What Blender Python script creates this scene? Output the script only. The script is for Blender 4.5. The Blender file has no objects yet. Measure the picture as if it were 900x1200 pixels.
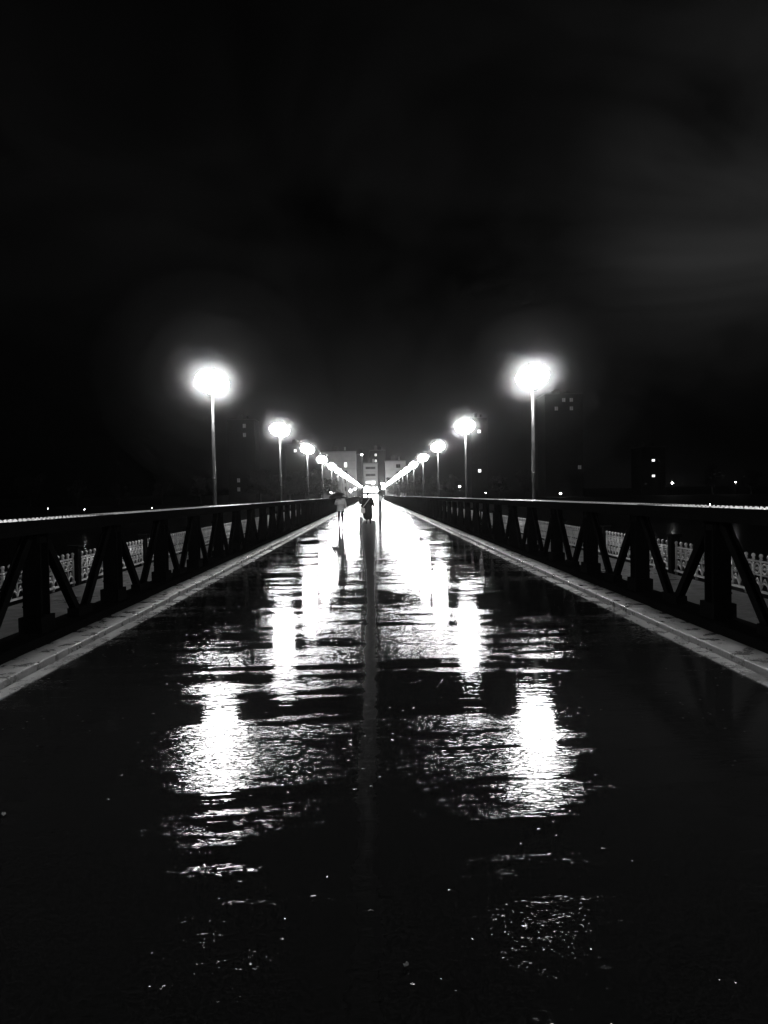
import bpy, bmesh, math, random
from mathutils import Vector, Matrix, Euler
from mathutils import noise as mnoise

SC = bpy.context.scene
COL = SC.collection
R = math.radians
PI = math.pi

# ------------------------------------------------------------------ camera
CAM = Vector((-0.055, 0.0, 1.6))
F_PX, PW, PH = 900.0, 900.0, 1200.0            # focal length and photo size in photo pixels
cd = bpy.data.cameras.new('camera')
cd.sensor_fit = 'VERTICAL'; cd.sensor_height = 36.0; cd.lens = 36.0 * F_PX / PH
cd.clip_start = 0.05; cd.clip_end = 3000
cam = bpy.data.objects.new('camera', cd); COL.objects.link(cam)
YAW, PITCH, ROLL = -13.0 / 900, -20.0 / 900, 0.018
cam.matrix_world = (Matrix.Translation(CAM) @ Matrix.Rotation(YAW, 4, 'Z') @ Matrix.Rotation(PI / 2 + PITCH, 4, 'X')
                    @ Matrix.Rotation(-ROLL, 4, 'Z'))
SC.camera = cam

def at(px, py, y):
    """the real-world point that stands at distance y behind photo pixel (px, py)"""
    d = cam.matrix_world.to_3x3() @ Vector(((px - PW / 2) / F_PX, -(py - PH / 2) / F_PX, -1.0))
    return CAM + d * (y / d.y)

# ------------------------------------------------------------------ world (night overcast) and exposure
w = bpy.data.worlds.new('World'); SC.world = w; w.use_nodes = True
nt = w.node_tree; nt.nodes.clear()
N = nt.nodes.new; L = nt.links.new
wo = N('ShaderNodeOutputWorld'); bg = N('ShaderNodeBackground')
sky = N('ShaderNodeTexSky'); sky.sky_type = 'NISHITA'; sky.sun_disc = False
sky.sun_elevation = R(4); sky.sun_rotation = R(20)
bw = N('ShaderNodeRGBToBW')
tc = N('ShaderNodeTexCoord')
mp = N('ShaderNodeMapping'); mp.inputs['Scale'].default_value = (1.2, 1.2, 2.2); mp.inputs['Location'].default_value = (0.35, 0.1, 0.2)
cl = N('ShaderNodeTexNoise'); cl.inputs['Scale'].default_value = 2.1; cl.inputs['Detail'].default_value = 7; cl.inputs['Roughness'].default_value = 0.52; cl.inputs['Distortion'].default_value = 0.5
cr = N('ShaderNodeMapRange'); cr.inputs['From Min'].default_value = 0.36; cr.inputs['From Max'].default_value = 0.72
cr.inputs['To Min'].default_value = 0.0; cr.inputs['To Max'].default_value = 1.0
mu = N('ShaderNodeMath'); mu.operation = 'MULTIPLY'
L(tc.outputs['Generated'], mp.inputs['Vector']); L(mp.outputs['Vector'], cl.inputs['Vector'])
L(sky.outputs['Color'], bw.inputs['Color']); L(cl.outputs['Fac'], cr.inputs['Value'])
L(bw.outputs['Val'], mu.inputs[0]); L(cr.outputs['Result'], mu.inputs[1])
sp = N('ShaderNodeSeparateXYZ'); L(tc.outputs['Generated'], sp.inputs[0])
hr = N('ShaderNodeMapRange'); hr.interpolation_type = 'SMOOTHSTEP'
for i_, q_ in zip(('From Min', 'From Max', 'To Min', 'To Max'), (0.05, 0.42, 0.04, 1.0)): hr.inputs[i_].default_value = q_
L(sp.outputs['Z'], hr.inputs['Value'])
dp = N('ShaderNodeVectorMath'); dp.operation = 'DOT_PRODUCT'
dp.inputs[1].default_value = (at(930, 235, 50) - CAM).normalized(); L(tc.outputs['Generated'], dp.inputs[0])
br_ = N('ShaderNodeMapRange'); br_.interpolation_type = 'SMOOTHSTEP'
for i_, q_ in zip(('From Min', 'From Max', 'To Min', 'To Max'), (0.965, 1.0, 0.9, 3.2)): br_.inputs[i_].default_value = q_
L(dp.outputs['Value'], br_.inputs['Value'])
m2_ = N('ShaderNodeMath'); m2_.operation = 'MULTIPLY'; L(mu.outputs[0], m2_.inputs[0]); L(hr.outputs['Result'], m2_.inputs[1])
m3_ = N('ShaderNodeMath'); m3_.operation = 'MULTIPLY'; L(m2_.outputs[0], m3_.inputs[0]); L(br_.outputs['Result'], m3_.inputs[1])
L(m3_.outputs[0], bg.inputs['Color']); bg.inputs['Strength'].default_value = 0.0021
L(bg.outputs[0], wo.inputs['Surface'])
w.cycles.sampling_method = 'NONE'

vs = SC.view_settings
vs.view_transform = 'Standard'; vs.look = 'None'; vs.gamma = 1.0; vs.use_curve_mapping = False
vs.exposure = 0.0
cy = SC.cycles
cy.use_denoising = True
cy.use_adaptive_sampling = True; cy.adaptive_threshold = 0.02; cy.adaptive_min_samples = 20
cy.max_bounces = 5; cy.diffuse_bounces = 2; cy.glossy_bounces = 3; cy.volume_bounces = 0; cy.transmission_bounces = 2
cy.caustics_reflective = False; cy.caustics_refractive = False
cy.sample_clamp_indirect = 3.0

LAMP_L = 130.0            # radiance of a lamp globe
HAZE_D = 0.0002

# ------------------------------------------------------------------ helpers
class MB:
    """collects shapes that become ONE mesh object"""
    def __init__(self): self.bm = bmesh.new()
    def box(self, x0, x1, y0, y1, z0, z1, m=None):
        vs_ = [self.bm.verts.new(m @ Vector(p) if m else p) for p in
               ((x0, y0, z0), (x1, y0, z0), (x1, y1, z0), (x0, y1, z0), (x0, y0, z1), (x1, y0, z1), (x1, y1, z1), (x0, y1, z1))]
        for f in ((3, 2, 1, 0), (4, 5, 6, 7), (0, 1, 5, 4), (1, 2, 6, 5), (2, 3, 7, 6), (3, 0, 4, 7)):
            self.bm.faces.new([vs_[i] for i in f])
        return self
    def bar(self, a, b, wx, wy, up=(0, 0, 1)):
        """box section from a to b"""
        a, b = Vector(a), Vector(b); d = b - a; l = d.length; d.normalize()
        u = Vector(up)
        if abs(u.dot(d)) > 0.98: u = Vector((1, 0, 0))
        s = d.cross(u).normalized(); t = s.cross(d).normalized()
        m = Matrix((s, d, t)).transposed().to_4x4(); m.translation = a
        return self.box(-wx / 2, wx / 2, 0, l, -wy / 2, wy / 2, m)
    def ring(self, prof, n=16, m=None, smooth=True):
        """lathe of (r, z) about local z"""
        rows = []
        for r, z in prof:
            if r < 1e-5:
                p = Vector((0, 0, z)); rows.append([self.bm.verts.new(m @ p if m else p)])
            else:
                row = []
                for i in range(n):
                    p = Vector((r * math.cos(2 * PI * i / n), r * math.sin(2 * PI * i / n), z))
                    row.append(self.bm.verts.new(m @ p if m else p))
                rows.append(row)
        for A, B in zip(rows, rows[1:]):
            for i in range(n):
                j = (i + 1) % n
                if len(A) == 1 and len(B) == 1: continue
                if len(A) == 1: f = (A[0], B[j], B[i])
                elif len(B) == 1: f = (A[i], A[j], B[0])
                else: f = (A[i], A[j], B[j], B[i])
                self.bm.faces.new(f).smooth = smooth
        for row, flip in ((rows[0], True), (rows[-1], False)):
            if len(row) > 1: self.bm.faces.new(row[::-1] if flip else row)
        return self
    def tube(self, pts, r, n=8, closed=False):
        pts = [Vector(p) for p in pts]; k = len(pts)
        rr = r if isinstance(r, (list, tuple)) else [r] * k
        rows = []; ref = Vector((0, 0, 1))
        for i, p in enumerate(pts):
            if closed: d = pts[(i + 1) % k] - pts[i - 1]
            else: d = pts[min(i + 1, k - 1)] - pts[max(i - 1, 0)]
            d.normalize()
            q = ref if abs(d.dot(ref)) < 0.95 else Vector((1, 0, 0))
            s = d.cross(q).normalized(); t = s.cross(d)
            rows.append([self.bm.verts.new(p + (s * math.cos(2 * PI * j / n) + t * math.sin(2 * PI * j / n)) * rr[i]) for j in range(n)])
        pairs = list(zip(rows, rows[1:])) + ([(rows[-1], rows[0])] if closed else [])
        for A, B in pairs:
            for j in range(n):
                self.bm.faces.new((A[j], B[j], B[(j + 1) % n], A[(j + 1) % n])).smooth = True
        if not closed:
            self.bm.faces.new(rows[0]); self.bm.faces.new(rows[-1][::-1])
        return self
    def quad(self, a, b, c, d):
        return self.bm.faces.new([self.bm.verts.new(p) for p in (a, b, c, d)])
    def build(self, name, mat, parent=None, bevel=0.0):
        me = bpy.data.meshes.new(name)
        bmesh.ops.recalc_face_normals(self.bm, faces=self.bm.faces)
        self.bm.to_mesh(me); self.bm.free()
        o = bpy.data.objects.new(name, me); COL.objects.link(o)
        for m in (mat if isinstance(mat, (list, tuple)) else [mat]): me.materials.append(m)
        if parent: o.parent = parent
        if bevel:
            b = o.modifiers.new('bevel', 'BEVEL'); b.width = bevel; b.segments = 2; b.limit_method = 'ANGLE'
        return o

def tag(o, label, cat, group=None, kind=None):
    o['label'] = label; o['category'] = cat
    if group: o['group'] = group
    if kind: o['kind'] = kind
    return o

def thing(name, loc, label, cat, group=None, rz=0.0):
    o = bpy.data.objects.new(name, None); COL.objects.link(o)
    o.location = loc; o.rotation_euler = (0, 0, rz); o.empty_display_size = 0.2
    return tag(o, label, cat, group)

def children(o, table={}):
    return [c for c in COL.objects if c.parent is o]

def dup(root, kids, loc, label, group=None, rz=None, scale=None):
    """copy a thing, its parts and sub-parts; kids = [(part, [sub-parts])]"""
    r = root.copy(); COL.objects.link(r); r.location = loc
    if rz is not None: r.rotation_euler = (0, 0, rz)
    if scale is not None: r.scale = (scale, scale, scale)
    r['label'] = label
    if group: r['group'] = group
    for p, subs in kids:
        c = p.copy(); COL.objects.link(c); c.parent = r
        for s in subs:
            d = s.copy(); COL.objects.link(d); d.parent = c
    return r

def struct(o): o['kind'] = 'structure'; return o

# ------------------------------------------------------------------ materials (all neutral greys: the photograph is monochrome)
def mat(name, v, rough=0.5, spec=0.5, var=0.0, vscale=3.0, bump=0.0, bscale=40.0, metal=0.0, rvar=0.0):
    m = bpy.data.materials.new(name); m.use_nodes = True
    t = m.node_tree; p = t.nodes['Principled BSDF']
    p.inputs['Base Color'].default_value = (v, v, v, 1); p.inputs['Roughness'].default_value = rough
    p.inputs['Specular IOR Level'].default_value = spec; p.inputs['Metallic'].default_value = metal
    c = t.nodes.new('ShaderNodeTexCoord')
    if var or rvar:
        n = t.nodes.new('ShaderNodeTexNoise'); n.inputs['Scale'].default_value = vscale; n.inputs['Detail'].default_value = 6
        n.inputs['Roughness'].default_value = 0.65
        t.links.new(c.outputs['Object'], n.inputs['Vector'])
        if var:
            r = t.nodes.new('ShaderNodeMapRange')
            r.inputs['From Min'].default_value = 0.25; r.inputs['From Max'].default_value = 0.75
            r.inputs['To Min'].default_value = v * (1 - var); r.inputs['To Max'].default_value = v * (1 + var)
            cc = t.nodes.new('ShaderNodeCombineColor')
            t.links.new(n.outputs['Fac'], r.inputs['Value'])
            for k in range(3): t.links.new(r.outputs['Result'], cc.inputs[k])
            t.links.new(cc.outputs[0], p.inputs['Base Color'])
        if rvar:
            r = t.nodes.new('ShaderNodeMapRange')
            r.inputs['From Min'].default_value = 0.35; r.inputs['From Max'].default_value = 0.65
            r.inputs['To Min'].default_value = max(0.03, rough - rvar); r.inputs['To Max'].default_value = rough + rvar
            t.links.new(n.outputs['Fac'], r.inputs['Value']); t.links.new(r.outputs['Result'], p.inputs['Roughness'])
    if bump:
        n = t.nodes.new('ShaderNodeTexNoise'); n.inputs['Scale'].default_value = bscale; n.inputs['Detail'].default_value = 3
        b = t.nodes.new('ShaderNodeBump'); b.inputs['Strength'].default_value = bump; b.inputs['Distance'].default_value = 0.01
        t.links.new(c.outputs['Object'], n.inputs['Vector']); t.links.new(n.outputs['Fac'], b.inputs['Height'])
        t.links.new(b.outputs['Normal'], p.inputs['Normal'])
    return m

def glow(name, strength):
    m = bpy.data.materials.new(name); m.use_nodes = True
    t = m.node_tree; p = t.nodes['Principled BSDF']
    p.inputs['Base Color'].default_value = (0.8, 0.8, 0.8, 1)
    p.inputs['Emission Color'].default_value = (1, 1, 1, 1); p.inputs['Emission Strength'].default_value = strength
    return m

def wet_shader(t, base, rough, normal, ior=1.36, film=None):
    """diffuse ground under a water film; the film's slopes follow a Beckmann (Gaussian) spread"""
    t.nodes.remove(t.nodes['Principled BSDF'])
    d = t.nodes.new('ShaderNodeBsdfDiffuse'); g = t.nodes.new('ShaderNodeBsdfGlossy'); g.distribution = 'BECKMANN'
    f = t.nodes.new('ShaderNodeFresnel'); f.inputs['IOR'].default_value = ior
    m = t.nodes.new('ShaderNodeMixShader'); o = t.nodes['Material Output']
    g.inputs['Color'].default_value = (1, 1, 1, 1)
    for v, k in ((base, d.inputs['Color']), (rough, g.inputs['Roughness'])):
        if hasattr(v, 'node'): t.links.new(v, k)
        else: k.default_value = v
    for n in (d, g, f): t.links.new(normal, n.inputs['Normal'])
    if film is not None:
        k = t.nodes.new('ShaderNodeMath'); k.operation = 'MULTIPLY'
        t.links.new(f.outputs[0], k.inputs[0]); t.links.new(film, k.inputs[1]); t.links.new(k.outputs[0], m.inputs[0])
    else: t.links.new(f.outputs[0], m.inputs[0])
    t.links.new(d.outputs[0], m.inputs[1]); t.links.new(g.outputs[0], m.inputs[2])
    t.links.new(m.outputs[0], o.inputs['Surface'])

def road_material():
    m = bpy.data.materials.new('wet_asphalt'); m.use_nodes = True
    t = m.node_tree; n_ = t.nodes.new; l = t.links.new
    c = n_('ShaderNodeTexCoord')
    def noise(sx, sy, scale, detail, rough=0.6, dist=0.0, loc=(0, 0, 0)):
        mp = n_('ShaderNodeMapping'); mp.inputs['Scale'].default_value = (sx, sy, 1); mp.inputs['Location'].default_value = loc
        k = n_('ShaderNodeTexNoise'); k.inputs['Scale'].default_value = scale; k.inputs['Detail'].default_value = detail
        k.inputs['Roughness'].default_value = rough; k.inputs['Distortion'].default_value = dist
        l(c.outputs['Object'], mp.inputs['Vector']); l(mp.outputs['Vector'], k.inputs['Vector'])
        return k.outputs['Fac']
    def math_(op, a, b, clamp=False):
        k = n_('ShaderNodeMath'); k.operation = op; k.use_clamp = clamp
        for i, v in enumerate((a, b)):
            if isinstance(v, (int, float)): k.inputs[i].default_value = v
            else: l(v, k.inputs[i])
        return k.outputs[0]
    def rng(v, a, b, c0, d, smooth=True):
        k = n_('ShaderNodeMapRange'); k.interpolation_type = 'SMOOTHSTEP' if smooth else 'LINEAR'
        for i, q in zip(('From Min', 'From Max', 'To Min', 'To Max'), (a, b, c0, d)): k.inputs[i].default_value = q
        l(v, k.inputs['Value']); return k.outputs['Result']
    bands = noise(0.26, 1.25, 2.3, 6, 0.62, 0.5)                      # shallow corrugations across the road hold water
    pools = noise(0.8, 0.8, 0.55, 6, 0.55, 0.6, (3.3, 1.7, 0))          # wider pools
    fine = noise(2.2, 7.0, 2.0, 7, 0.68, 0.6, (5, 2, 0))                # thin streaks where the film breaks up
    h = math_('ADD', math_('ADD', math_('MULTIPLY', bands, 0.48), math_('MULTIPLY', pools, 0.34)), math_('MULTIPLY', fine, 0.18))
    water = rng(h, 0.468, 0.532, 1.0, 0.0)                              # 1 = standing water
    grain = noise(1, 1, 62, 4, 0.7)
    wind = noise(3.0, 14.0, 1.6, 3, 0.6, 0.8, (1, 2, 0))
    drops = n_('ShaderNodeTexVoronoi'); drops.inputs['Scale'].default_value = 22; drops.feature = 'F1'
    l(c.outputs['Object'], drops.inputs['Vector'])
    dr = rng(drops.outputs['Distance'], 0.0, 0.3, 1.0, 0.0)
    pick = n_('ShaderNodeSeparateColor'); l(drops.outputs['Color'], pick.inputs[0])
    dr = math_('MULTIPLY', dr, math_('GREATER_THAN', pick.outputs[0], 0.955))
    base = rng(noise(1, 1, 60, 4, 0.7), 0.3, 0.7, 0.003, 0.009)
    cc = n_('ShaderNodeCombineColor')
    for k in range(3): l(base, cc.inputs[k])
    wide = noise(0.10, 0.55, 1.6, 5, 0.6, 0.7, (4, 9, 0))              # broad ripples of standing water from kerb to kerb
    water = math_('MAXIMUM', water, rng(wide, 0.42, 0.465, 1.0, 0.0))
    # the sealed joint down the middle: matt, ragged edged, widened further on to paint the coated figure's dark reflection
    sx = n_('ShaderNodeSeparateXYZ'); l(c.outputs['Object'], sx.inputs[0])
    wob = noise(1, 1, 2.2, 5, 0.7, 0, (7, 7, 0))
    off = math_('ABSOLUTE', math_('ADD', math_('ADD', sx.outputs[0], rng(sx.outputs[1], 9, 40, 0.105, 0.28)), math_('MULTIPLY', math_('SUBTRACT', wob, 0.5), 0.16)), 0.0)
    seam_and_reflection = rng(math_('SUBTRACT', off, rng(sx.outputs[1], 9, 42, 0.0, 0.30)), 0.0, 0.15, 1.0, 0.0)
    seam_and_reflection = math_('MULTIPLY', seam_and_reflection, rng(sx.outputs[1], 46, 52, 1.0, 0.0))
    water = math_('MULTIPLY', water, math_('SUBTRACT', 1.0, seam_and_reflection))
    dry = math_('SUBTRACT', math_('SUBTRACT', 1.0, water), math_('MULTIPLY', seam_and_reflection, 0.85))
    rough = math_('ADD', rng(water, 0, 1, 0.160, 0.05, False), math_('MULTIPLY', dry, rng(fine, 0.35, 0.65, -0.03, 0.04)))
    rough = math_('ADD', rough, math_('MULTIPLY', seam_and_reflection, 0.17))
    film = rng(seam_and_reflection, 0, 1, 1.0, 0.30, False)
    # the aggregate: every stone under the film is a small facet with its own tilt
    def facets(scale, sx):
        mp = n_('ShaderNodeMapping'); mp.inputs['Scale'].default_value = (sx, 1, 1)
        v = n_('ShaderNodeTexVoronoi'); v.inputs['Scale'].default_value = scale; v.feature = 'F1'
        l(c.outputs['Object'], mp.inputs['Vector']); l(mp.outputs['Vector'], v.inputs['Vector'])
        k = n_('ShaderNodeSeparateColor'); l(v.outputs['Color'], k.inputs[0]); return k
    fa, fb = facets(150, 0.7), facets(60, 0.55)
    amp = math_('MULTIPLY', dry, 0.086)
    tilt = n_('ShaderNodeCombineXYZ')
    for k in (0, 1):
        l(math_('MULTIPLY', math_('SUBTRACT', math_('ADD', fa.outputs[k], fb.outputs[k]), 1.0), amp), tilt.inputs[k])
    tilt.inputs[2].default_value = 1.0
    fn = n_('ShaderNodeVectorMath'); fn.operation = 'NORMALIZE'; l(tilt.outputs[0], fn.inputs[0])
    b1 = n_('ShaderNodeBump'); l(fn.outputs[0], b1.inputs['Normal'])
    b1.inputs['Distance'].default_value = 0.02; b1.inputs['Strength'].default_value = 0.10
    l(h, b1.inputs['Height'])
    b2 = n_('ShaderNodeBump'); b2.inputs['Distance'].default_value = 0.0006; b2.inputs['Strength'].default_value = 1.0
    l(math_('MULTIPLY', grain, math_('ADD', math_('MULTIPLY', dry, 0.94), 0.0)), b2.inputs['Height'])
    l(b1.outputs['Normal'], b2.inputs['Normal'])
    b3 = n_('ShaderNodeBump'); b3.inputs['Distance'].default_value = 0.002; b3.inputs['Strength'].default_value = 1.0
    l(math_('ADD', math_('MULTIPLY', wind, 0.5), math_('MULTIPLY', dr, 1.2)), b3.inputs['Height'])
    l(b2.outputs['Normal'], b3.inputs['Normal'])
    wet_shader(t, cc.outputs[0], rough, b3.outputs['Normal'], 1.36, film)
    return m

M = {}
M['road'] = road_material()
M['gutter'] = mat('wet_gutter', 0.15, 0.3, 0.6, 0.9, 2.6, 0.5, 25, rvar=0.2)
M['kerb'] = mat('kerb_stone', 0.16, 0.42, 0.7, 0.9, 5.0, 0.9, 45, rvar=0.3)
M['pavement'] = mat('wet_pavement', 0.06, 0.4, 0.5, 0.3, 1.7, 0.3, 50, rvar=0.15)
M['concrete'] = mat('dark_concrete', 0.12, 0.7, 0.3, 0.3, 1.0)
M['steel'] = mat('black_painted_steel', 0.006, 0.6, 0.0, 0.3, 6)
M['glint'] = mat('rivet_glint', 0.75, 0.15, 0.9)  # near-white colour paints the lamp glints on rivets and rain drops
M['chord'] = mat('sheen_steel_plate', 0.24, 0.3, 0.6, 0.5, 7, 0.1, 40, rvar=0.12)  # pale colour on top faces only, painting the bright wet sheen
M['iron'] = mat('grey_painted_iron', 0.36, 0.35, 0.6, 0.6, 3)
M['pole'] = mat('grey_lamp_pole', 0.045, 0.35, 0.5, 0.35, 5, rvar=0.1)
M['cap'] = mat('lamp_cap', 0.06, 0.4)
M['collar'] = mat('lamp_collar', 0.4, 0.5)
M['globe'] = glow('lamp_globe', LAMP_L)
M['globe_far'] = glow('small_lamp_globe', 45)
M['water'] = mat('river_water', 0.01, 0.12, 0.5, 0, 1, 0.5, 0.9)
M['ground'] = mat('dark_ground', 0.03, 0.9, 0.2, 0.4, 0.3)
M['leaf'] = mat('leaves', 0.04, 0.6, 0.3, 0.5, 0.9)
M['bark'] = mat('bark', 0.06, 0.8, 0.2, 0.4, 4)
M['render_pale'] = mat('pale_render', 0.42, 0.8, 0.2, 0.18, 0.35)
M['render_mid'] = mat('grey_render', 0.012, 0.8, 0.2, 0.2, 0.35)
M['render_dark'] = mat('dark_brick', 0.004, 0.8, 0.2, 0.3, 0.6)
M['trim'] = mat('stone_trim', 0.3, 0.7, 0.3, 0.2, 1.5)
M['trim_dark'] = mat('dark_trim', 0.006, 0.8, 0.1)  # darker trim for the dark-walled buildings
M['roof'] = mat('roof_sheet', 0.06, 0.6, 0.4, 0.3, 1.2)
M['glass'] = mat('dark_glass', 0.006, 0.3, 0.15)
M['lit'] = glow('lit_window', 2.2)
M['dim'] = glow('dim_window', 0.028)
M['shop'] = glow('lit_shop_window', 40.0)
M['globe_plaza'] = glow('plaza_lamp_globe', 110)
M['coat_grey'] = mat('grey_jacket', 0.5, 0.7, 0.3, 0.25, 8)
M['coat_dark'] = mat('dark_coat', 0.03, 0.6, 0.3, 0.3, 8)
M['coat_pale'] = mat('pale_jacket', 0.6, 0.7, 0.3, 0.2, 8)
M['trouser'] = mat('dark_trousers', 0.015, 0.7, 0.3)
M['skin'] = mat('skin', 0.3, 0.5, 0.4)
M['hair'] = mat('dark_hair', 0.02, 0.5, 0.4)
M['brolly'] = mat('umbrella_cloth', 0.02, 0.4, 0.5, 0.2, 5)
M['bag'] = mat('pale_bag', 0.8, 0.5, 0.4, 0.2, 9)
M['car_paint'] = mat('car_paint', 0.25, 0.25, 0.6)
M['rubber'] = mat('rubber', 0.02, 0.8)
M['leaf_wet'] = mat('wet_leaf', 0.35, 0.15, 0.6)

# ------------------------------------------------------------------ ground, river, deck
Y0, Y1 = -26.0, 262.0            # bridge ends
def terrain():
    bm = bmesh.new(); ys = [-90, -40, -30, -24, -20, 100, 250, 256, 262, 276, 300, 420, 650, 950]
    zs = [-.5, -.5, -.8, -6, -12, -12, -12, -8, -4.2, -0.5, -0.4, -0.4, 1.5, 5]
    xs = [-480, -240, -120, -60, -20, 0, 20, 60, 120, 240, 480]
    g = [[bm.verts.new((x, y, z)) for x in xs] for y, z in zip(ys, zs)]
    for a, b in zip(g, g[1:]):
        for i in range(len(xs) - 1): bm.faces.new((a[i], a[i + 1], b[i + 1], b[i]))
    me = bpy.data.meshes.new('ground'); bm.to_mesh(me); bm.free(); me.materials.append(M['ground'])
    o = bpy.data.objects.new('ground', me); COL.objects.link(o); return struct(o)
terrain()
def sheet(name, x0, x1, y0, y1, z, m, nx=1, ny=1):
    bm = bmesh.new()
    g = [[bm.verts.new((x0 + (x1 - x0) * i / nx, y0 + (y1 - y0) * j / ny, z)) for i in range(nx + 1)] for j in range(ny + 1)]
    for a, b in zip(g, g[1:]):
        for i in range(nx): bm.faces.new((a[i], a[i + 1], b[i + 1], b[i]))
    me = bpy.data.meshes.new(name); bm.to_mesh(me); bm.free(); me.materials.append(m)
    o = bpy.data.objects.new(name, me); COL.objects.link(o); return struct(o)
sheet('river', -480, 480, -29, 257, -9.0, M['water'])
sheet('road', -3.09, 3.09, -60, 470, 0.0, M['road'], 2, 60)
for s in (-1, 1):
    b = MB(); x = sorted((s * 3.092, s * 3.24)); b.box(x[0], x[1], -60, 300, -0.25, 0.006)
    struct(b.build('gutter', M['gutter']))
    b = MB(); x = sorted((s * 3.242, s * 3.57)); y = -60.0
    rnd = random.Random(5 + s)
    while y < 300:                                               # kerb stones with open joints
        dz = rnd.uniform(-.007, .007)
        b.box(x[0], x[1], y, y + 1.988, -0.25, 0.07 + dz); y += 2.0
    struct(b.build('kerb', M['kerb'], bevel=0.01))
    b = MB(); x = sorted((s * 3.96, s * 6.5)); b.box(x[0], x[1], -60, 300, -0.6, -0.25)
    struct(b.build('pavement', M['pavement']))
b = MB(); b.box(-4.1, 4.1, Y0, Y1, -1.3, -0.27); struct(b.build('bridge_deck', M['concrete']))

# ------------------------------------------------------------------ truss girders
def dome(mb, x, y, z, r, hgt):
    bm = mb.bm; n = 6
    a = [bm.verts.new((x + r * math.cos(PI * 2 * i / n), y + r * math.sin(PI * 2 * i / n), z - 0.002)) for i in range(n)]
    c = [bm.verts.new((x + .62 * r * math.cos(PI * 2 * i / n), y + .62 * r * math.sin(PI * 2 * i / n), z + hgt * .8)) for i in range(n)]
    for i in range(n): bm.faces.new((a[i], a[(i + 1) % n], c[(i + 1) % n], c[i])).smooth = True
    bm.faces.new(c).smooth = True

def dome_x(mb, x, y, z, r=.016, h=.012):
    bm = mb.bm; n = 6
    a = [bm.verts.new((x + .002, y + r * math.cos(PI * 2 * i / n), z + r * math.sin(PI * 2 * i / n))) for i in range(n)]
    c = [bm.verts.new((x - h, y + .6 * r * math.cos(PI * 2 * i / n), z + .6 * r * math.sin(PI * 2 * i / n))) for i in range(n)]
    for i in range(n): bm.faces.new((a[i], a[(i + 1) % n], c[(i + 1) % n], c[i])).smooth = True
    bm.faces.new(c)

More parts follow.
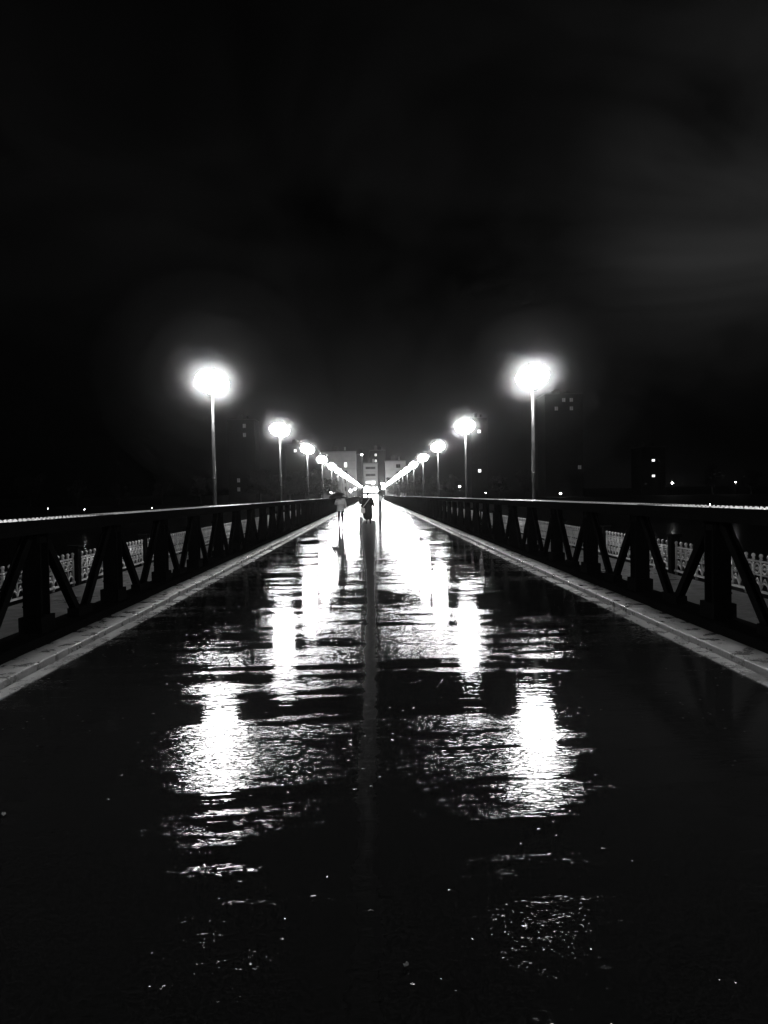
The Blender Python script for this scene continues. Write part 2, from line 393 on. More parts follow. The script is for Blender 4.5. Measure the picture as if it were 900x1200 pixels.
BAY, PY0 = 2.5, 8.5
TOPZ = 1.40
def girder(s, label):
    root = thing('truss_girder', (s * 3.78, 0, 0), label, 'bridge truss', 'steel trusses along the road')
    rnd = random.Random(11 + s)
    t = MB(); t.box(-.19, .19, Y0, Y1, TOPZ - .012, TOPZ); t.box(-.15, .15, Y0, Y1, TOPZ - .11, TOPZ - .0125)
    t.box(-.185, -.155, Y0, Y1, TOPZ - .15, TOPZ - .013); t.box(.155, .185, Y0, Y1, TOPZ - .15, TOPZ - .013)
    for row in (-.155, .155, -.06, .06):
        y = 2.0
        while y < 80:
            dome(t, row, y, TOPZ, .017, .014); y += .11 if abs(row) > .1 else .22
    for i in range(2600):                                        # rain drops standing on the plate
        y = 2 + 60 * rnd.random() ** 1.6; r = rnd.uniform(.005, .016)
        dome(t, rnd.uniform(-.18, .18), y, TOPZ, r, r * .7)
    y = 10.0
    while y < 200:                                               # splice plates
        t.box(-.2, .2, y, y + .5, TOPZ + .0005, TOPZ + .011); y += 12.5
    t.bm.normal_update()
    tc_ = t.build('top_chord', [M['steel'], M['chord'], M['glint']], root)
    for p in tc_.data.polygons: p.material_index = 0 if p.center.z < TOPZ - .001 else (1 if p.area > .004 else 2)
    t = MB(); t.box(-.18, .18, Y0, Y1, -.25, .15); t.box(-.2, .2, Y0, Y1, .1505, .165)
    t.build('bottom_chord', M['steel'], root)
    def post_mesh(mb, y):
        mb.box(-.1, .1, y - .115, y - .09, .166, TOPZ - .151); mb.box(-.1, .1, y + .09, y + .115, .166, TOPZ - .151)
        mb.box(-.03, .03, y - .0875, y + .0875, .166, TOPZ - .111)
        mb.box(-.125, .125, y - .18, y + .18, .1655, .34)
        mb.box(-.09, .09, y - .15, y + .15, TOPZ - .26, TOPZ - .155)
        for q in range(5):
            for yy in (y - .102, y + .102): dome_x(mb, -.0995, yy, .45 + q * .15)
    def brace_mesh(mb, y, d):
        a = (0.0, y + d * .13, TOPZ - .13); e = (0.0, y + d * (BAY / 2 - .1), .19)
        mb.bar(Vector(a) + Vector((-.035, 0, 0)), Vector(e) + Vector((-.035, 0, 0)), .015, .10, (0, 0, 1))
        mb.bar(Vector(a) + Vector((.035, 0, 0)), Vector(e) + Vector((.035, 0, 0)), .015, .10, (0, 0, 1))
        mb.bar(a, e, .054, .03, (0, 0, 1))
    p0 = b0 = None
    ks = list(range(-5, int((Y1 - PY0) / BAY)))
    pm = MB(); post_mesh(pm, 0.0)
    post0 = pm.build('post', M['steel'], root)
    if s > 0: post0.rotation_euler = (0, 0, PI)
    bmA = MB(); brace_mesh(bmA, 0.0, 1); br0 = bmA.build('brace', M['steel'], root)
    bmB = MB(); brace_mesh(bmB, 0.0, -1); br1 = bmB.build('brace', M['steel'], root)
    first = {'p': True, 'a': True, 'b': True}
    def put(src, key, y):
        if first[key]: first[key] = False; src.location = (0, y, 0); return
        c = src.copy(); COL.objects.link(c); c.location = (0, y, 0)
    rest_p, rest_b = MB(), MB()
    for i, k in enumerate(ks):
        y = PY0 + BAY * k
        if i < 100: put(post0, 'p', y)
        else: post_mesh(rest_p, y)
        if i < 50: put(br0, 'a', y); put(br1, 'b', y)
        else: brace_mesh(rest_b, y, 1); brace_mesh(rest_b, y, -1)
    if len(ks) > 100: rest_p.build('post_run', M['steel'], root)['kind'] = 'stuff'
    rest_b.build('brace_run', M['steel'], root)['kind'] = 'stuff'
    g = MB(); g.box(-.07, .07, -.24, .24, .1655, .27)
    g0 = g.build('gusset', M['steel'], root); g0.location = (0, PY0 + BAY * (ks[0] + .5), 0); rest_g = MB()
    for i, k in enumerate(ks[1:]):
        y = PY0 + BAY * (k + .5)
        if i < 99: c = g0.copy(); COL.objects.link(c); c.location = (0, y, 0)
        else: rest_g.box(-.1, .1, y - .26, y + .26, .1655, .27)
    rest_g.build('gusset_run', M['steel'], root)['kind'] = 'stuff'
girder(-1, 'black riveted steel truss between the road and the left footway')
girder(1, 'black riveted steel truss between the road and the right footway')

# ------------------------------------------------------------------ ornamental outer railings
PAN = 5.0
def railing(s, label):
    root = thing('ornamental_railing', (s * 6.6, 0, -.30), label, 'railing', 'cast iron railings of the footways')
    g = MB(); zb, zm, zt, ztop = .10, .40, .62, .80
    n = 18; st = (PAN - .26) / n
    g.box(-.022, .022, .13, PAN - .13, zb, zb + .035)
    g.box(-.014, .014, .13, PAN - .13, zm - .011, zm + .011)
    g.box(-.02, .02, .13, PAN - .13, zt, zt + .03)
    for i in range(n + 1):
        y = .13 + st * i
        thick = .028 if i % 4 == 2 else .017
        g.tube([(0, y, zb - .06 if i % 4 == 2 else zb), (0, y, zt + .02)], thick, 6)
        g.ring([(0, zt + .02), (.035, zt + .05), (.02, zt + .075), (.04, zt + .105), (.03, zt + .135), (0, zt + .15)], 6, Matrix.Translation((0, y, 0)))
        if i % 4 == 2: g.ring([(.05, zb - .01), (.055, zb + .03), (.02, zb + .07)], 6, Matrix.Translation((0, y, 0)))
    for i in range(n):
        y = .13 + st * (i + .5)
        g.tube([(0, y + st * .5 * math.cos(a), zb + .035 + .13 * math.sin(a)) for a in [PI * k / 8 for k in range(9)]], .02, 5)
        g.tube([(0, y + .085 * math.cos(a), zm + .11 + .085 * math.sin(a)) for a in [2 * PI * k / 12 for k in range(12)]], .019, 5, True)
        g.tube([(0, y - .06, zb + .17), (0, y, zm - .06), (0, y + .06, zb + .17)], .016, 5)
        g.ring([(0, zm + .07), (.035, zm + .11), (0, zm + .15)], 6, Matrix.Translation((0, y, 0)))
        g.tube([(0, y, zm), (0, y, zm + .03)], .012, 5)
    pan = g.build('panel', M['iron'], root)
    p = MB(); p.box(-.1, .1, -.1, .1, -.3, .86); p.box(-.13, .13, -.13, .13, .861, .92); p.box(-.125, .125, -.125, .125, -.31, .04)
    pil = p.build('pillar', M['steel'], root, bevel=.012)
    y = -23.1; first = True
    while y < Y1 - 5:
        for src in (pan, pil):
            if first: src.location = (0, y, 0)
            else:
                c = src.copy(); COL.objects.link(c); c.location = (0, y, 0)
        first = False; y += PAN
railing(-1, 'pale cast iron railing at the outer edge of the left footway')
railing(1, 'pale cast iron railing at the outer edge of the right footway')

# ------------------------------------------------------------------ street lamps on the bridge
LX, LH, LY0, LSP = 4.02, 4.50, 19.35, 14.0
ORD = ['nearest lamp in view', 'second lamp from the viewer', 'third lamp from the viewer', 'fourth lamp from the viewer',
       'fifth lamp from the viewer', 'sixth lamp from the viewer', 'seventh lamp from the viewer', 'eighth lamp from the viewer']
def street_lamp(s):
    side = 'left' if s < 0 else 'right'
    grp = 'street lamps along the ' + side + ' truss'
    root = thing('street_lamp', (s * LX, LY0, -.25), '', 'street lamp', grp)
    b = MB(); b.ring([(.14, 0), (.14, .05), (.10, .09), (.085, .5), (.06, .56)], 12); base = b.build('base', M['pole'], root)
    b = MB(); b.ring([(.050, .55), (.045, 2.2), (.038, LH + .25 - .30)], 12)
    b.ring([(.047, 2.3), (.052, 2.33), (.047, 2.36)], 12); pole = b.build('pole', M['pole'], root)
    tilt = Matrix.Translation((0, 0, LH + .25)) @ Matrix.Rotation(-s * R(13), 4, 'Y')
    b = MB(); b.ring([(.05, -.36), (.09, -.31), (.13, -.262)], 14, tilt); col = b.build('collar', M['collar'], root)
    b = MB(); k = 7
    b.ring([(.42 * math.sin(PI * i / k) if 0 < i < k else 0, -.285 * math.cos(PI * i / k)) for i in range(k + 1)], 14, tilt)
    globe = b.build('globe', M['globe'], root)
    b = MB(); b.ring([(.09, .25), (.06, .28), (.02, .30), (.02, .35), (0, .37)], 12, tilt); cap = b.build('finial', M['cap'], root)
    kids = [(base, []), (pole, []), (col, []), (globe, []), (cap, [])]
    def lab(k):
        if k < 0: return 'street lamp beside the viewer at the ' + side + ' truss, just outside the frame'
        if k < len(ORD): return 'glowing street lamp behind the ' + side + ' truss, ' + ORD[k]
        return 'tiny glowing street lamp in the merged ' + side + ' row near the bridge end'
    root['label'] = lab(0)
    for k in list(range(1, 18)) + [-1]:
        dup(root, kids, (s * LX, LY0 + LSP * k, -.25), lab(k), grp)
street_lamp(-1); street_lamp(1)

# ------------------------------------------------------------------ buildings on the far bank
def building(name, label, x0, x1, y, depth, h, wall, floors, cols, lit=(), style='flat', base=-.45, group=None, litmat='lit', wsize=(1.1, 1.5), balcony=False, shop=False, skip=()):
    """lit: set of (floor, column) with the lamp on; every window a part with its pane as a sub-part"""
    W_ = x1 - x0; TR = M['trim'] if wall == 'render_pale' else M['trim_dark']
    root = thing(name, ((x0 + x1) / 2, y, base), label, 'building', group)
    hw = W_ / 2
    b = MB(); b.box(-hw, hw, 0, depth, 0, h - base); b.build('wall', M[wall], root)
    r = MB(); r.box(-hw - .25, hw + .25, -.25, depth + .25, h - base + .002, h - base + .35)
    if style == 'gable':
        zz = h - base + .35
        v = [r.bm.verts.new(p) for p in ((-hw - .3, -.3, zz), (hw + .3, -.3, zz), (hw + .3, depth + .3, zz), (-hw - .3, depth + .3, zz),
                                         (-hw * .35, depth / 2, zz + 2.2), (hw * .35, depth / 2, zz + 2.2))]
        for f in ((0, 1, 5, 4), (2, 3, 4, 5), (1, 2, 5), (3, 0, 4)): r.bm.faces.new([v[i] for i in f])
    else:
        r.box(-hw * .4, -hw * .05, depth * .3, depth * .6, h - base + .352, h - base + 2.4)
    roof = r.build('roof', M['roof'], root)
    c = MB(); c.box(hw * .3, hw * .3 + .7, depth * .35, depth * .35 + .6, h - base + .353, h - base + 1.9); c.build('chimney', M[wall], roof)
    co = MB(); co.box(-hw - .12, hw + .12, -.14, -.002, h - base - .45, h - base - .15)
    fh = (h - base - .6) / floors
    for f in range(1, floors): co.box(-hw - .04, hw + .04, -.07, -.002, fh * f - .1, fh * f + .06)
    co.build('cornice', TR, root)
    ww, wh = wsize
    mesh_f = mesh_g = None
    for f in range(2 if shop else 0, floors):
        for k in range(cols):
            if (f, k) in skip: continue
            cx = -hw + W_ * (k + .5) / cols; cz = fh * f + fh * .5
            mb = MB()
            mb.box(-ww / 2 - .1, ww / 2 + .1, -.06, -.003, -wh / 2 - .12, -wh / 2); mb.box(-ww / 2 - .08, ww / 2 + .08, -.06, -.003, wh / 2, wh / 2 + .1)
            mb.box(-ww / 2 - .08, -ww / 2, -.055, -.003, -wh / 2, wh / 2); mb.box(ww / 2, ww / 2 + .08, -.055, -.003, -wh / 2, wh / 2)
            mb.box(-.03, .03, -.05, -.022, -wh / 2, wh / 2)
            if mesh_f is None:
                fr = mb.build('window', TR, root); mesh_f = fr
                g = MB(); g.box(-ww / 2, ww / 2, -.02, -.004, -wh / 2, wh / 2); pa = g.build('pane', M['glass'], fr); mesh_g = pa.data
                meshes = {None: pa.data}
                for kk in ('lit', 'dim'):
                    q = pa.data.copy(); q.materials.clear(); q.materials.append(M[kk]); meshes[kk] = q
                pa.data = meshes[litmat if (f, k) in lit else None]
            else:
                mb.bm.free()
                fr = mesh_f.copy(); COL.objects.link(fr)
                pa = bpy.data.objects.new('pane', meshes[litmat if (f, k) in lit else None]); COL.objects.link(pa); pa.parent = fr
            fr.location = (cx, 0, cz)
    if balcony:
        for f in range(2, floors):
            m2 = MB(); z = fh * f + .1
            m2.box(-hw * .82, hw * .82, -1.25, -.08, z, z + .14); m2.build('balcony', M['trim'], root)
            m3 = MB(); m3.box(-hw * .82, hw * .82, -1.25, -1.2, z + .141, z + 1.0)
            m3.box(-hw * .82, -hw * .82 + .05, -1.199, -.08, z + .141, z + 1.0); m3.box(hw * .82 - .05, hw * .82, -1.199, -.08, z + .141, z + 1.0)
            m3.build('balcony_front', M['render_pale'], root)
    if shop:
        n = max(2, int(W_ / 1.6))
        for f, k in [(f, k) for f in (0, 1) for k in range(n)]:
            z0 = fh * f
            a = -hw + W_ * k / n + .12; e = -hw + W_ * (k + 1) / n - .12
            g = MB(); g.box(a, e, -.03, -.003, z0 + .5, z0 + fh - .6)
            win = g.build('shop_window', M['shop'], root)
            m = MB(); m.box((a + e) / 2 - .06, (a + e) / 2 + .06, -.06, -.031, z0 + .5, z0 + fh - .6); m.box(a, e, -.09, -.061, z0 + fh - 1.3, z0 + fh - 1.15)
            m.build('glazing_bar', M['cap'], win)
        m = MB(); m.box(-hw, hw, -1.1, -.08, fh - .45, fh - .3); m.build('awning', M['trim'], root)
    return root

def bx(px, y): return at(px, 580, y).x
def bz(px, py, y): return at(px, py, y).z
building('apartment_building', 'pale apartment block with one lit window at the left of the far street', bx(377, 300), bx(418, 300), 300, 12, bz(398, 529, 300),
         'render_pale', 6, 5, {(4, 3)}, skip={(a, k) for a in range(6) for k in range(5) if k != 3 or a > 4}, wsize=(1.0, 1.7))
building('apartment_building', 'narrow dark building between the pale block and the balcony house', bx(418.3, 304), bx(426, 304), 304, 12, bz(422, 533, 304), 'render_dark', 6, 2, set(), style='gable')
building('apartment_building', 'white house with balconies and two lit windows above bright shops', bx(426.3, 312), bx(443, 312), 312, 10, bz(434, 543, 312), 'render_pale', 5, 1, {(2, 0)}, balcony=True, shop=True, wsize=(3.9, 1.25))
building('apartment_building', 'tall dark block with small lit windows behind the balcony house', bx(434, 345), bx(453, 345), 345, 12, bz(443, 528, 345), 'render_dark', 8, 4, {(7, 1), (6, 1)}, wsize=(.8, 1.0))
building('apartment_building', 'pale flat walled building at the right of the far street', bx(452.5, 300), bx(476, 300), 300, 14, bz(464, 540, 300), 'render_pale', 5, 4, set(), skip={(a, b) for a in range(5) for b in (0, 1, 3)}, wsize=(1.6, 1.4))
building('apartment_building', 'dark tower block with faint windows left behind the nearest left lamps', bx(268, 292), bx(300, 292), 292, 12, bz(284, 492, 292), 'render_mid', 9, 4, {(8, 2), (7, 2), (2, 1), (1, 1)}, litmat='dim')
building('apartment_building', 'dark house behind the third left lamp with one tiny lit window', bx(336, 318), bx(358, 318), 318, 12, bz(347, 521, 318), 'render_dark', 6, 3, {(5, 1)}, wsize=(.9, 1.1))
building('apartment_building', 'dark tower with two bright windows above the trees beside the second right lamp', bx(553, 310), bx(572, 310), 310, 12, bz(562, 490, 310), 'render_dark', 10, 3, {(8, 1), (3, 1)}, wsize=(1.1, 1.2))
building('apartment_building', 'dark tall block with dim windows right of the nearest right lamp', bx(640, 300), bx(684, 300), 300, 14, bz(660, 462, 300), 'render_dark', 12, 5, {(11, 2), (11, 3), (10, 1), (10, 3), (3, 4)}, litmat='dim', wsize=(1.3, 1.5))
building('apartment_building', 'dark block with a bright upper window far to the right', bx(752, 300), bx(780, 300), 300, 12, bz(766, 524, 300), 'render_dark', 6, 3, {(4, 1), (2, 1)}, wsize=(1.1, .8))

# lamps of the far bank: small, bright, on plain poles
def far_lamp(items):
    root = None
    for px, py, y, rad, label in items:
        p = at(px, py, y); ground = -4.2 if y < 263 else -.6
        if root is None or True:
            r = thing('bank_lamp', (p.x, p.y, ground), label, 'street lamp', 'lamps on the far bank')
            b = MB(); hh = p.z - ground
            b.ring([(.09, 0), (.05, hh - rad * .7)], 8); b.build('pole', M['cap'], r)
            b = MB(); b.ring([(rad * math.sin(PI * i / 6) if 0 < i < 6 else 0, hh - rad * .75 * math.cos(PI * i / 6)) for i in range(7)], 10)
            b.build('globe', M['globe_plaza'] if rad > .55 else M['globe_far'], r)
far_lamp([(538.5, 570, 290, .42, 'small far bank lamp beside the pole of the second right lamp'),
          (530, 570.3, 292, .25, 'tiny far bank lamp just left of a brighter one by the second right lamp pole'),
          (657, 578.3, 285, .36, 'small far bank lamp just above the right truss, right of the nearest lamp pole'),
          (695, 583.2, 280, .3, 'small far bank lamp touching the right truss top'),
          (788, 566, 285, .38, 'brightest lone far bank lamp between the dark block and the right edge'),
          (862, 565, 285, .27, 'lone far bank lamp nearest the right edge of the picture'),
          (832, 591.3, 262, .18, 'tiny bank lamp sitting on the right truss line near the edge'),
          (569, 577.5, 290, .18, 'faintest bank lamp between the first two right poles'),
          (56, 596, 261, .1, 'tiny bank lamp over the left truss, farthest to the left'),
          (99, 597, 261, .13, 'tiny bank lamp over the left truss, middle of three'),
          (178, 595, 261, .1, 'tiny bank lamp over the left truss, closest to the nearest left lamp'),
          (388, 577, 275, .36, 'small lamp under the trees by the walker with the umbrella'),
          (424, 533, 303, .38, 'high lamp on the roofline between the pale block and the balcony house'),
          (448, 567, 296, .6, 'bright square lamp right of the far shops'),
          (449.5, 572, 288, .6, 'low bright square lamp at the right end of the far shops'),
          (430, 571, 290, .6, 'low bright square lamp at the left end of the far shops'),
          (437, 566, 300, .6, 'bright square lamp in front of the far shops'),
          (411, 575, 280, .6, 'bright lamp left of the far street above parked cars'),
          (416, 573, 284, .5, 'bright lamp left of the far street, beside a brighter one'),
          (442, 575, 281, .5, 'low bright lamp at the bridge end over the street')])

# ------------------------------------------------------------------ trees on the far bank
def tree_meshes(seed, h):
    rnd = random.Random(seed)
    t = MB(); pts = [Vector((0, 0, -.3))]
    for i in range(1, 6): pts.append(Vector((rnd.uniform(-.2, .2) * i * .4, rnd.uniform(-.2, .2) * i * .4, h * .13 * i)))
    t.tube(pts, [h * .028 * (1 - .15 * i) for i in range(6)], 8)
    tips = []
    for i in range(14):
        a = pts[rnd.randint(2, 5)]; ang = rnd.uniform(0, 2 * PI); ln = h * rnd.uniform(.18, .34)
        mid = a + Vector((math.cos(ang) * ln * .5, math.sin(ang) * ln * .5, ln * .35)); e = a + Vector((math.cos(ang) * ln, math.sin(ang) * ln, ln * rnd.uniform(.4, 1.0)))
        t.tube([a, mid, e], [h * .012, h * .008, h * .003], 5); tips += [mid, e]
    tips.append(pts[-1] + Vector((0, 0, h * .2)))
    c = MB()
    for p in tips:
        R_ = h * rnd.uniform(.08, .16)
        for _ in range(110):
            d = Vector((rnd.gauss(0, 1), rnd.gauss(0, 1), rnd.gauss(0, .8))); d = d.normalized() * R_ * rnd.random() ** .4
            q = p + d; s_ = rnd.uniform(.16, .34)
            u = Vector((rnd.gauss(0, 1), rnd.gauss(0, 1), rnd.gauss(0, 1))).normalized(); v = u.orthogonal().normalized()
            c.quad(q - u * s_, q + v * s_ * .6, q + u * s_, q - v * s_ * .6)
    return t, c
tree_kinds = []
for i, h in enumerate((13.0, 9.5, 11.0)):
    t, c = tree_meshes(40 + i, h); tree_kinds.append((t, c, h))
spots = [(305, 276, 0, 'broad dark tree left of the second left lamp pole'), (322, 282, 2, 'dark tree behind the second left lamp pole'), (340, 274, 0, 'tall dark tree right of the second left lamp pole'),
         (358, 280, 0, 'tall dark tree below the third left lamp'), (374, 272, 1, 'low tree below the fourth left lamp'), (388, 290, 1, 'small tree behind the umbrella walker'),
         (462, 275, 1, 'small dark tree right of the far street below the lamp row'), (474, 270, 1, 'rounded dark tree below the right lamp row'), (490, 276, 2, 'dark tree below the fourth right lamp'),
         (508, 280, 1, 'dark tree below the third right lamp'), (530, 278, 2, 'dark tree behind the second right lamp pole'), (585, 284, 1, 'dark bank tree between the first two right lamps'),
         (615, 280, 2, 'dark bank tree behind the nearest right lamp pole'), (835, 288, 0, 'tall dark bank tree near the right edge'), (880, 282, 2, 'dark bank tree at the right edge of the picture'),
         (235, 282, 2, 'dark bank tree left of the nearest left lamp pole'), (190, 280, 0, 'dark bank tree above the middle of the left truss'), (140, 284, 1, 'dark bank tree above the left truss'),
         (90, 280, 2, 'dark bank tree over the near left truss'), (35, 284, 0, 'dark bank tree at the left edge of the picture')]
done = {}
for px, y, k, lab in spots:
    x = bx(px, y)
    if k not in done:
        t, c, h = tree_kinds[k]
        r = thing('bank_tree', (x, y, -.6), lab, 'tree', 'trees on the far bank')
        a = t.build('trunk', M['bark'], r); b = c.build('crown', M['leaf'], r); done[k] = (r, [(a, []), (b, [])])
    else:
        rr, kids = done[k]; dup(rr, kids, (x, y, -.6), lab, 'trees on the far bank', rz=px * .7, scale=.9 + .2 * ((px * 7) % 10) / 10)

# ------------------------------------------------------------------ people
def skin_obj(name, chains, mats, parent, sub=1, split=None):
    """chains: list of (points, radii, links) -> one skinned surface; each chain a connected skeleton"""
    me = bpy.data.meshes.new(name); V, E, Rr, roots = [], [], [], []
    for pts, rad, edges, root in chains:
        o = len(V); V += [tuple(p) for p in pts]; Rr += rad; E += [(a + o, b + o) for a, b in edges]; roots.append(o + root)
    me.from_pydata(V, E, []); o = bpy.data.objects.new(name, me); COL.objects.link(o)
    for m in mats: me.materials.append(m)
    sk = o.modifiers.new('skin', 'SKIN'); sk.use_smooth_shade = True
    for i, sv in enumerate(me.skin_vertices[0].data):
        r = Rr[i]; sv.radius = (r, r) if isinstance(r, (int, float)) else r
        sv.use_root = i in roots
    ss = o.modifiers.new('subsurf', 'SUBSURF'); ss.levels = sub; ss.render_levels = sub
    dg = bpy.context.evaluated_depsgraph_get(); ev = o.evaluated_get(dg)
    nm = bpy.data.meshes.new_from_object(ev); o.modifiers.clear(); old = o.data; o.data = nm; bpy.data.meshes.remove(old)
    nm.name = name
    if not nm.materials:
        for m in mats: nm.materials.append(m)
    for p in nm.polygons:
        p.use_smooth = True
        if split: p.material_index = split(p.center)
    o.parent = parent
    return o

def hand_chains(wr, hd, s):
    """five fingers of different lengths from the palm; wr wrist, hd palm end"""
    d = (hd - wr).normalized(); side = Vector((0, 1, 0)); out = []
    for i, ln in enumerate((.072, .08, .074, .058)):
        a = wr + d * .06 + side * (.03 - .02 * i); b = a + d * ln * .55; c = b + d * ln * .35 + Vector((-s * .022, 0, 0))
        out.append(([a, b, c], [.009, .0085, .007], [(0, 1), (1, 2)], 0))
    a = wr + d * .025 + side * .03; b = a + d * .03 + side * .025; c = b + d * .03 + side * .005
    out.append(([a, b, c], [.011, .010, .008], [(0, 1), (1, 2)], 0))
    return out

def person(loc, label, rz, h, coat, coat_len, leg, stride, arms, hood=False, group=None, wide=1.0):
    """faces local +Y.  arms: {-1: (elbow, wrist), 1: ...} in local metres for a 1.75 m figure"""
    root = thing('person', loc, label, 'person', group, rz); k = h / 1.75; root.scale = (k, k, k)
    V = [Vector(v) for v in ((0, 0, .95), (0, 0, 1.14), (0, .0, 1.36), (0, .01, 1.50), (0, .03, 1.585), (0, .035, 1.665), (0, .02, 1.735))]
    Rr = [(.15, .11), (.135, .1), (.165, .11), .055, (.07, .085), (.078, .098), (.05, .06)]
    E = [(0, 1), (1, 2), (2, 3), (3, 4), (4, 5), (5, 6)]
    for s in (-1, 1):
        st = stride * s; n = len(V)
        hip, knee, ank, heel, toe = Vector((s * .09, 0, .88)), Vector((s * .10, st * .5 + .03, .49)), Vector((s * .105, st - .02, .085)), Vector((s * .105, st - .06, .04)), Vector((s * .12, st + .15, .03))
        V += [hip, knee, ank, toe]; Rr += [.085, .06, .042, .032]; E += [(0, n), (n, n + 1), (n + 1, n + 2), (n + 2, n + 3)]
        n = len(V); sh = Vector((s * .19, 0, 1.43)); el, wr = Vector(arms[s][0]), Vector(arms[s][1]); d = (wr - el).normalized()
        V += [sh, el, wr, wr + d * .075]; Rr += [.055, .042, .028, (.04, .018)]; E += [(2, n), (n, n + 1), (n + 1, n + 2), (n + 2, n + 3)]
    ch = [(V, Rr, E, 0)]
    for s in (-1, 1):
        wr = Vector(arms[s][1]); d = (wr - Vector(arms[s][0])).normalized(); ch += hand_chains(wr, wr + d * .075, s)
    skin_obj('body', ch, [M['skin'], leg, M['rubber']], root, 2, lambda c: 2 if c.z < .075 else (1 if c.z < .98 and abs(c.x) < .2 else 0))
    # jacket or coat: torso and sleeves
    hem = .95 - coat_len
    V = [Vector(v) for v in ((0, 0, .98), (0, 0, 1.16), (0, 0, 1.38), (0, .01, 1.49), (0, 0, (hem + .98) / 2), (0, 0, hem))]
    Rr = [(.2 * wide, .15), (.19 * wide, .145), (.2 * wide, .145), (.08, .08), (.215 * wide, .165), (.23 * wide, .18)]
    E = [(0, 1), (1, 2), (2, 3), (0, 4), (4, 5)]
    for s in (-1, 1):
        n = len(V); sh = Vector((s * .2, 0, 1.43)); el, wr = Vector(arms[s][0]), Vector(arms[s][1])
        V += [sh, el, el.lerp(wr, .9)]; Rr += [.082, .066, .05]; E += [(2, n), (n, n + 1), (n + 1, n + 2)]
    skin_obj('coat', [(V, Rr, E, 0)], [coat], root, 2)
    hb = MB(); m = Matrix.Translation((0, .012, 1.675)) @ Matrix.Diagonal((.092, .112, .105, 1))
    hb.ring([(math.sin(PI * i / 8) if 0 < i < 8 else 0, math.cos(PI * i / 8) * (1 if i < 5 else .95)) for i in range(0, 7)], 14, m)
    hb.build('hood' if hood else 'hair', coat if hood else M['hair'], root)
    f = MB(); f.ring([(0, -.02), (.012, -.012), (.009, .01), (0, .022)], 6, Matrix.Translation((0, .135, 1.625)))
    for s in (-1, 1): f.ring([(0, -.012), (.012, 0), (0, .012)], 6, Matrix.Translation((s * .034, .122, 1.655)))
    for s in (-1, 1): f.ring([(0, -.03), (.014, -.005), (.014, .015), (0, .03)], 6, Matrix.Translation((s * .082, .03, 1.645)))
    f.build('face', M['skin'], root)
    return root

WX, WY = -1.79, 41.5
person((WX, WY, 0), 'person in a grey jacket walking under a dark umbrella on the left of the road', R(4), 1.70, M['coat_grey'], .16, M['trouser'], .06,
       {-1: ((-.29, .02, 1.17), (-.20, .2, 1.22)), 1: ((.27, -.03, 1.15), (.26, .06, .92))}, group='people walking on the bridge', wide=1.05)
um = thing('umbrella', (WX - .13, WY + .2, 1.10), 'dark open umbrella held by the person in the grey jacket', 'umbrella')
um.rotation_euler = (R(4), R(-7), 0)
b = MB(); nseg, rr = 8, .50
rows = []
for i in range(6):
    a = (i / 5) * R(74); r_ = rr * math.sin(a) / math.sin(R(74)); z_ = .72 - .34 * (1 - math.cos(a)) / (1 - math.cos(R(74)))
    rows.append([(r_ * (1 - (.06 * (i / 5) if j % 2 else 0)) * math.cos(PI * j / nseg), r_ * (1 - (.06 * (i / 5) if j % 2 else 0)) * math.sin(PI * j / nseg), z_ + (.03 * (i / 5) ** 2 if j % 2 else 0)) for j in range(nseg * 2)])
vr = [[b.bm.verts.new(p) for p in row] if i else [b.bm.verts.new((0, 0, .72))] for i, row in enumerate(rows)]
for i in range(5):
    for j in range(16):
        k = (j + 1) % 16
        b.bm.faces.new((vr[0][0], vr[1][j], vr[1][k]) if i == 0 else (vr[i][j], vr[i + 1][j], vr[i + 1][k], vr[i][k]))
cano = b.build('canopy', M['brolly'], um); so = cano.modifiers.new('cloth', 'SOLIDIFY'); so.thickness = .004
b = MB(); b.tube([(0, 0, -.02), (0, 0, .79)], .008, 6); b.build('shaft', M['cap'], um)
b = MB()
for j in range(nseg):
    a = 2 * PI * j / nseg; b.tube([(0, 0, .42), (.22 * math.cos(a), .22 * math.sin(a), .63)], .004, 4)
b.build('stretcher', M['cap'], um)
b = MB(); b.tube([(0, 0, 0), (0, 0, -.09), (0, .015, -.115), (0, .04, -.115), (0, .05, -.09)], .013, 6); b.build('handle', M['rubber'], um)

CX, CY = -.32, 42.5
person((CX, CY, 0), 'person in a long dark hooded coat in the road middle, with a pale shoulder bag', R(-3), 1.74, M['coat_dark'], .76, M['trouser'], .07,
       {-1: ((-.30, -.04, 1.15), (-.31, .03, .90)), 1: ((.30, -.03, 1.15), (.31, .05, .90))}, hood=True, group='people walking on the bridge', wide=1.3)
bg_ = thing('shoulder_bag', (CX - .30, CY - .13, .62), 'pale shoulder bag hung across the back of the dark coat', 'bag')
b = MB(); b.box(-.13, .13, -.05, .05, 0, .26); b.build('bag_body', M['bag'], bg_, bevel=.02)
b = MB(); b.tube([(-.04, 0, .25), (.10, -.085, .42), (.27, -.085, .64), (.40, -.06, .80), (.47, 0, .89)], .02, 6); b.build('strap', M['bag'], bg_)
p = at(422.5, 590, 84)
person((p.x, 84, 0), 'slim dark person far away, left of the figure in the long coat', 0, 1.68, M['coat_dark'], .3, M['trouser'], .08,
       {-1: ((-.27, -.02, 1.17), (-.26, .05, .92)), 1: ((.27, 0, 1.17), (.26, .06, .92))}, group='people walking on the bridge', wide=.95)
p = at(445.5, 590, 108)
person((p.x, 108, 0), 'farthest person in a pale jacket, right of the road centre', R(180), 1.72, M['coat_pale'], .12, M['trouser'], .08,
       {-1: ((-.29, -.02, 1.17), (-.27, .1, .95)), 1: ((.29, 0, 1.17), (.27, .1, .95))}, group='people walking on the bridge', wide=1.2)

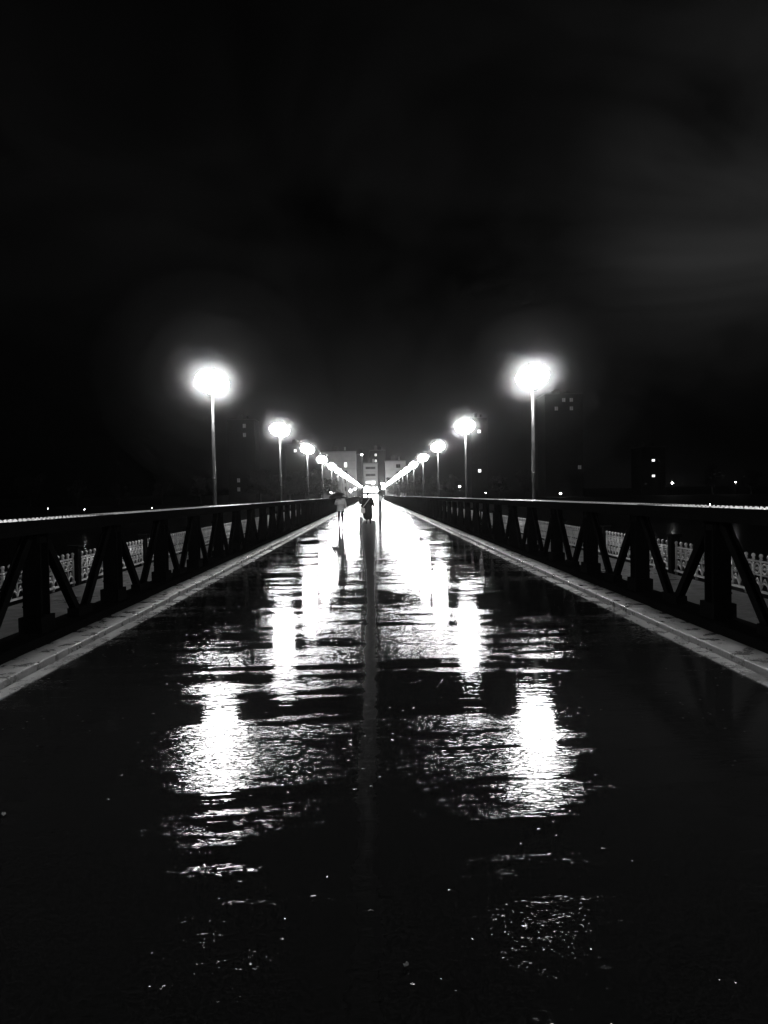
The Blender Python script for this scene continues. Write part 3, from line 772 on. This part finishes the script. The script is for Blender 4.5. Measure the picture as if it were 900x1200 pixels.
# ------------------------------------------------------------------ parked cars at the far end
def car(loc, label, rz):
    root = thing('parked_car', loc, label, 'car', 'cars parked at the bridge end', rz)
    prof = [(-2.0, .35), (-2.05, .62), (-1.95, .82), (-1.0, .95), (-.45, 1.42), (.85, 1.45), (1.65, 1.0), (2.0, .9), (2.05, .5), (1.98, .35)]
    b = MB(); A = [b.bm.verts.new((-.82 if z < 1.2 else -.68, y, z)) for y, z in prof]; B = [b.bm.verts.new((.82 if z < 1.2 else .68, y, z)) for y, z in prof]
    b.bm.faces.new(A); b.bm.faces.new(B[::-1])
    for i in range(len(prof)): j = (i + 1) % len(prof); b.bm.faces.new((A[i], B[i], B[j], A[j]))
    b.build('body', M['car_paint'], root, bevel=.05)
    g = MB(); g.quad((-.62, -.98, 1.0), (.62, -.98, 1.0), (.56, -.52, 1.39), (-.56, -.52, 1.39)); g.build('windscreen', M['glass'], root)
    for x, y in ((-.74, -1.3), (.74, -1.3), (-.74, 1.3), (.74, 1.3)):
        t = MB(); m = Matrix.Translation((x, y, .32)) @ Matrix.Rotation(PI / 2, 4, 'Y')
        t.ring([(.2, -.1), (.32, -.1), (.32, .1), (.2, .1)], 14, m); wh = t.build('wheel', M['rubber'], root)
    for x in (-.58, .58):
        t = MB(); t.ring([(0, .0), (.13, .0), (.12, .05), (0, .07)], 10, Matrix.Translation((x, -2.0, .68)) @ Matrix.Rotation(PI / 2, 4, 'X')); t.build('headlight', M['globe_far'], root)
    return root
for px, y, lab in ((409, 272, 'parked car with headlights on, left of the far street'), (416.5, 279, 'second car with headlights on, nearer the far street'), (452, 276, 'car with headlights on at the right of the bridge end')):
    p = at(px, 580, y); car((p.x, y, -.45), lab, R(4))

# ------------------------------------------------------------------ small wet leaves on the road
def leaf(px, py, size, rot, label):
    d = cam.matrix_world.to_3x3() @ Vector(((px - 450) / F_PX, -(py - 600) / F_PX, -1.0)); q = CAM + d * (-(CAM.z - .004) / d.z)
    b = MB(); bm = b.bm
    L_ = [bm.verts.new((size * math.cos(a) * (1 if i % 2 == 0 else .62), size * .6 * math.sin(a) * (1 if i % 2 == 0 else .7), .006 + .012 * math.sin(a * 2) ** 2)) for i, a in enumerate([2 * PI * k / 10 for k in range(10)])]
    c = bm.verts.new((0, 0, .004))
    for i in range(10): bm.faces.new((c, L_[i], L_[(i + 1) % 10]))
    o = b.build('fallen_leaf', M['leaf_wet'])
    s_ = o.modifiers.new('body', 'SOLIDIFY'); s_.thickness = .002
    o.location = q; o.rotation_euler = (R(8), R(-6), rot); tag(o, label, 'leaf', 'wet leaves on the road')
leaf(476, 1133, .012, .7, 'small wet leaf in the dark foreground right of the road middle')
leaf(4, 956, .018, 2.0, 'small wet leaf on the road at the left edge')

# ------------------------------------------------------------------ haze: damp night air
b = MB(); b.box(-500, 500, -100, 980, -13.2, 75)
m = bpy.data.materials.new('damp_air'); m.use_nodes = True; t = m.node_tree; t.nodes.clear()
o_ = t.nodes.new('ShaderNodeOutputMaterial'); v_ = t.nodes.new('ShaderNodeVolumePrincipled')
v_.inputs['Color'].default_value = (.9, .9, .9, 1); v_.inputs['Density'].default_value = HAZE_D; v_.inputs['Anisotropy'].default_value = 0.9
t.links.new(v_.outputs[0], o_.inputs['Volume'])
hz = b.build('haze', m); hz['kind'] = 'stuff'

# added mist balls that imitate lens glare round the nearest lamps and far shops
for r_, den, seg in ((.60, .022, 20), (.74, .022, 20), (.92, .0065, 22), (1.2, .0024, 24), (1.7, .0011, 26), (2.7, .0005, 30)):
    b = MB()
    def ball(c, rr): b.ring([(rr * math.sin(PI * i / 14) if 0 < i < 14 else 0, -rr * math.cos(PI * i / 14)) for i in range(15)], seg, Matrix.Translation(c) @ Matrix.Rotation((R(-18) if c[0] > 0 else R(18)), 4, 'Y') @ Matrix.Diagonal((1.08, 1, .82 if r_ < 1.5 else 1, 1)))
    for s in (-1, 1):
        for k in range(0, 5 if r_ < .8 else (3 if r_ < 1.3 else 2)): ball((s * LX, LY0 + LSP * k, LH), r_)
    if r_ > 2: ball(at(438, 569, 290), 5.0)
    m = bpy.data.materials.new('halo_mist'); m.use_nodes = True; t = m.node_tree; t.nodes.clear()
    o_ = t.nodes.new('ShaderNodeOutputMaterial'); v_ = t.nodes.new('ShaderNodeVolumePrincipled')
    v_.inputs['Color'].default_value = (.9, .9, .9, 1); v_.inputs['Density'].default_value = den; v_.inputs['Anisotropy'].default_value = 0.3
    t.links.new(v_.outputs[0], o_.inputs['Volume'])
    b.build('halo_mist', m)['kind'] = 'stuff'
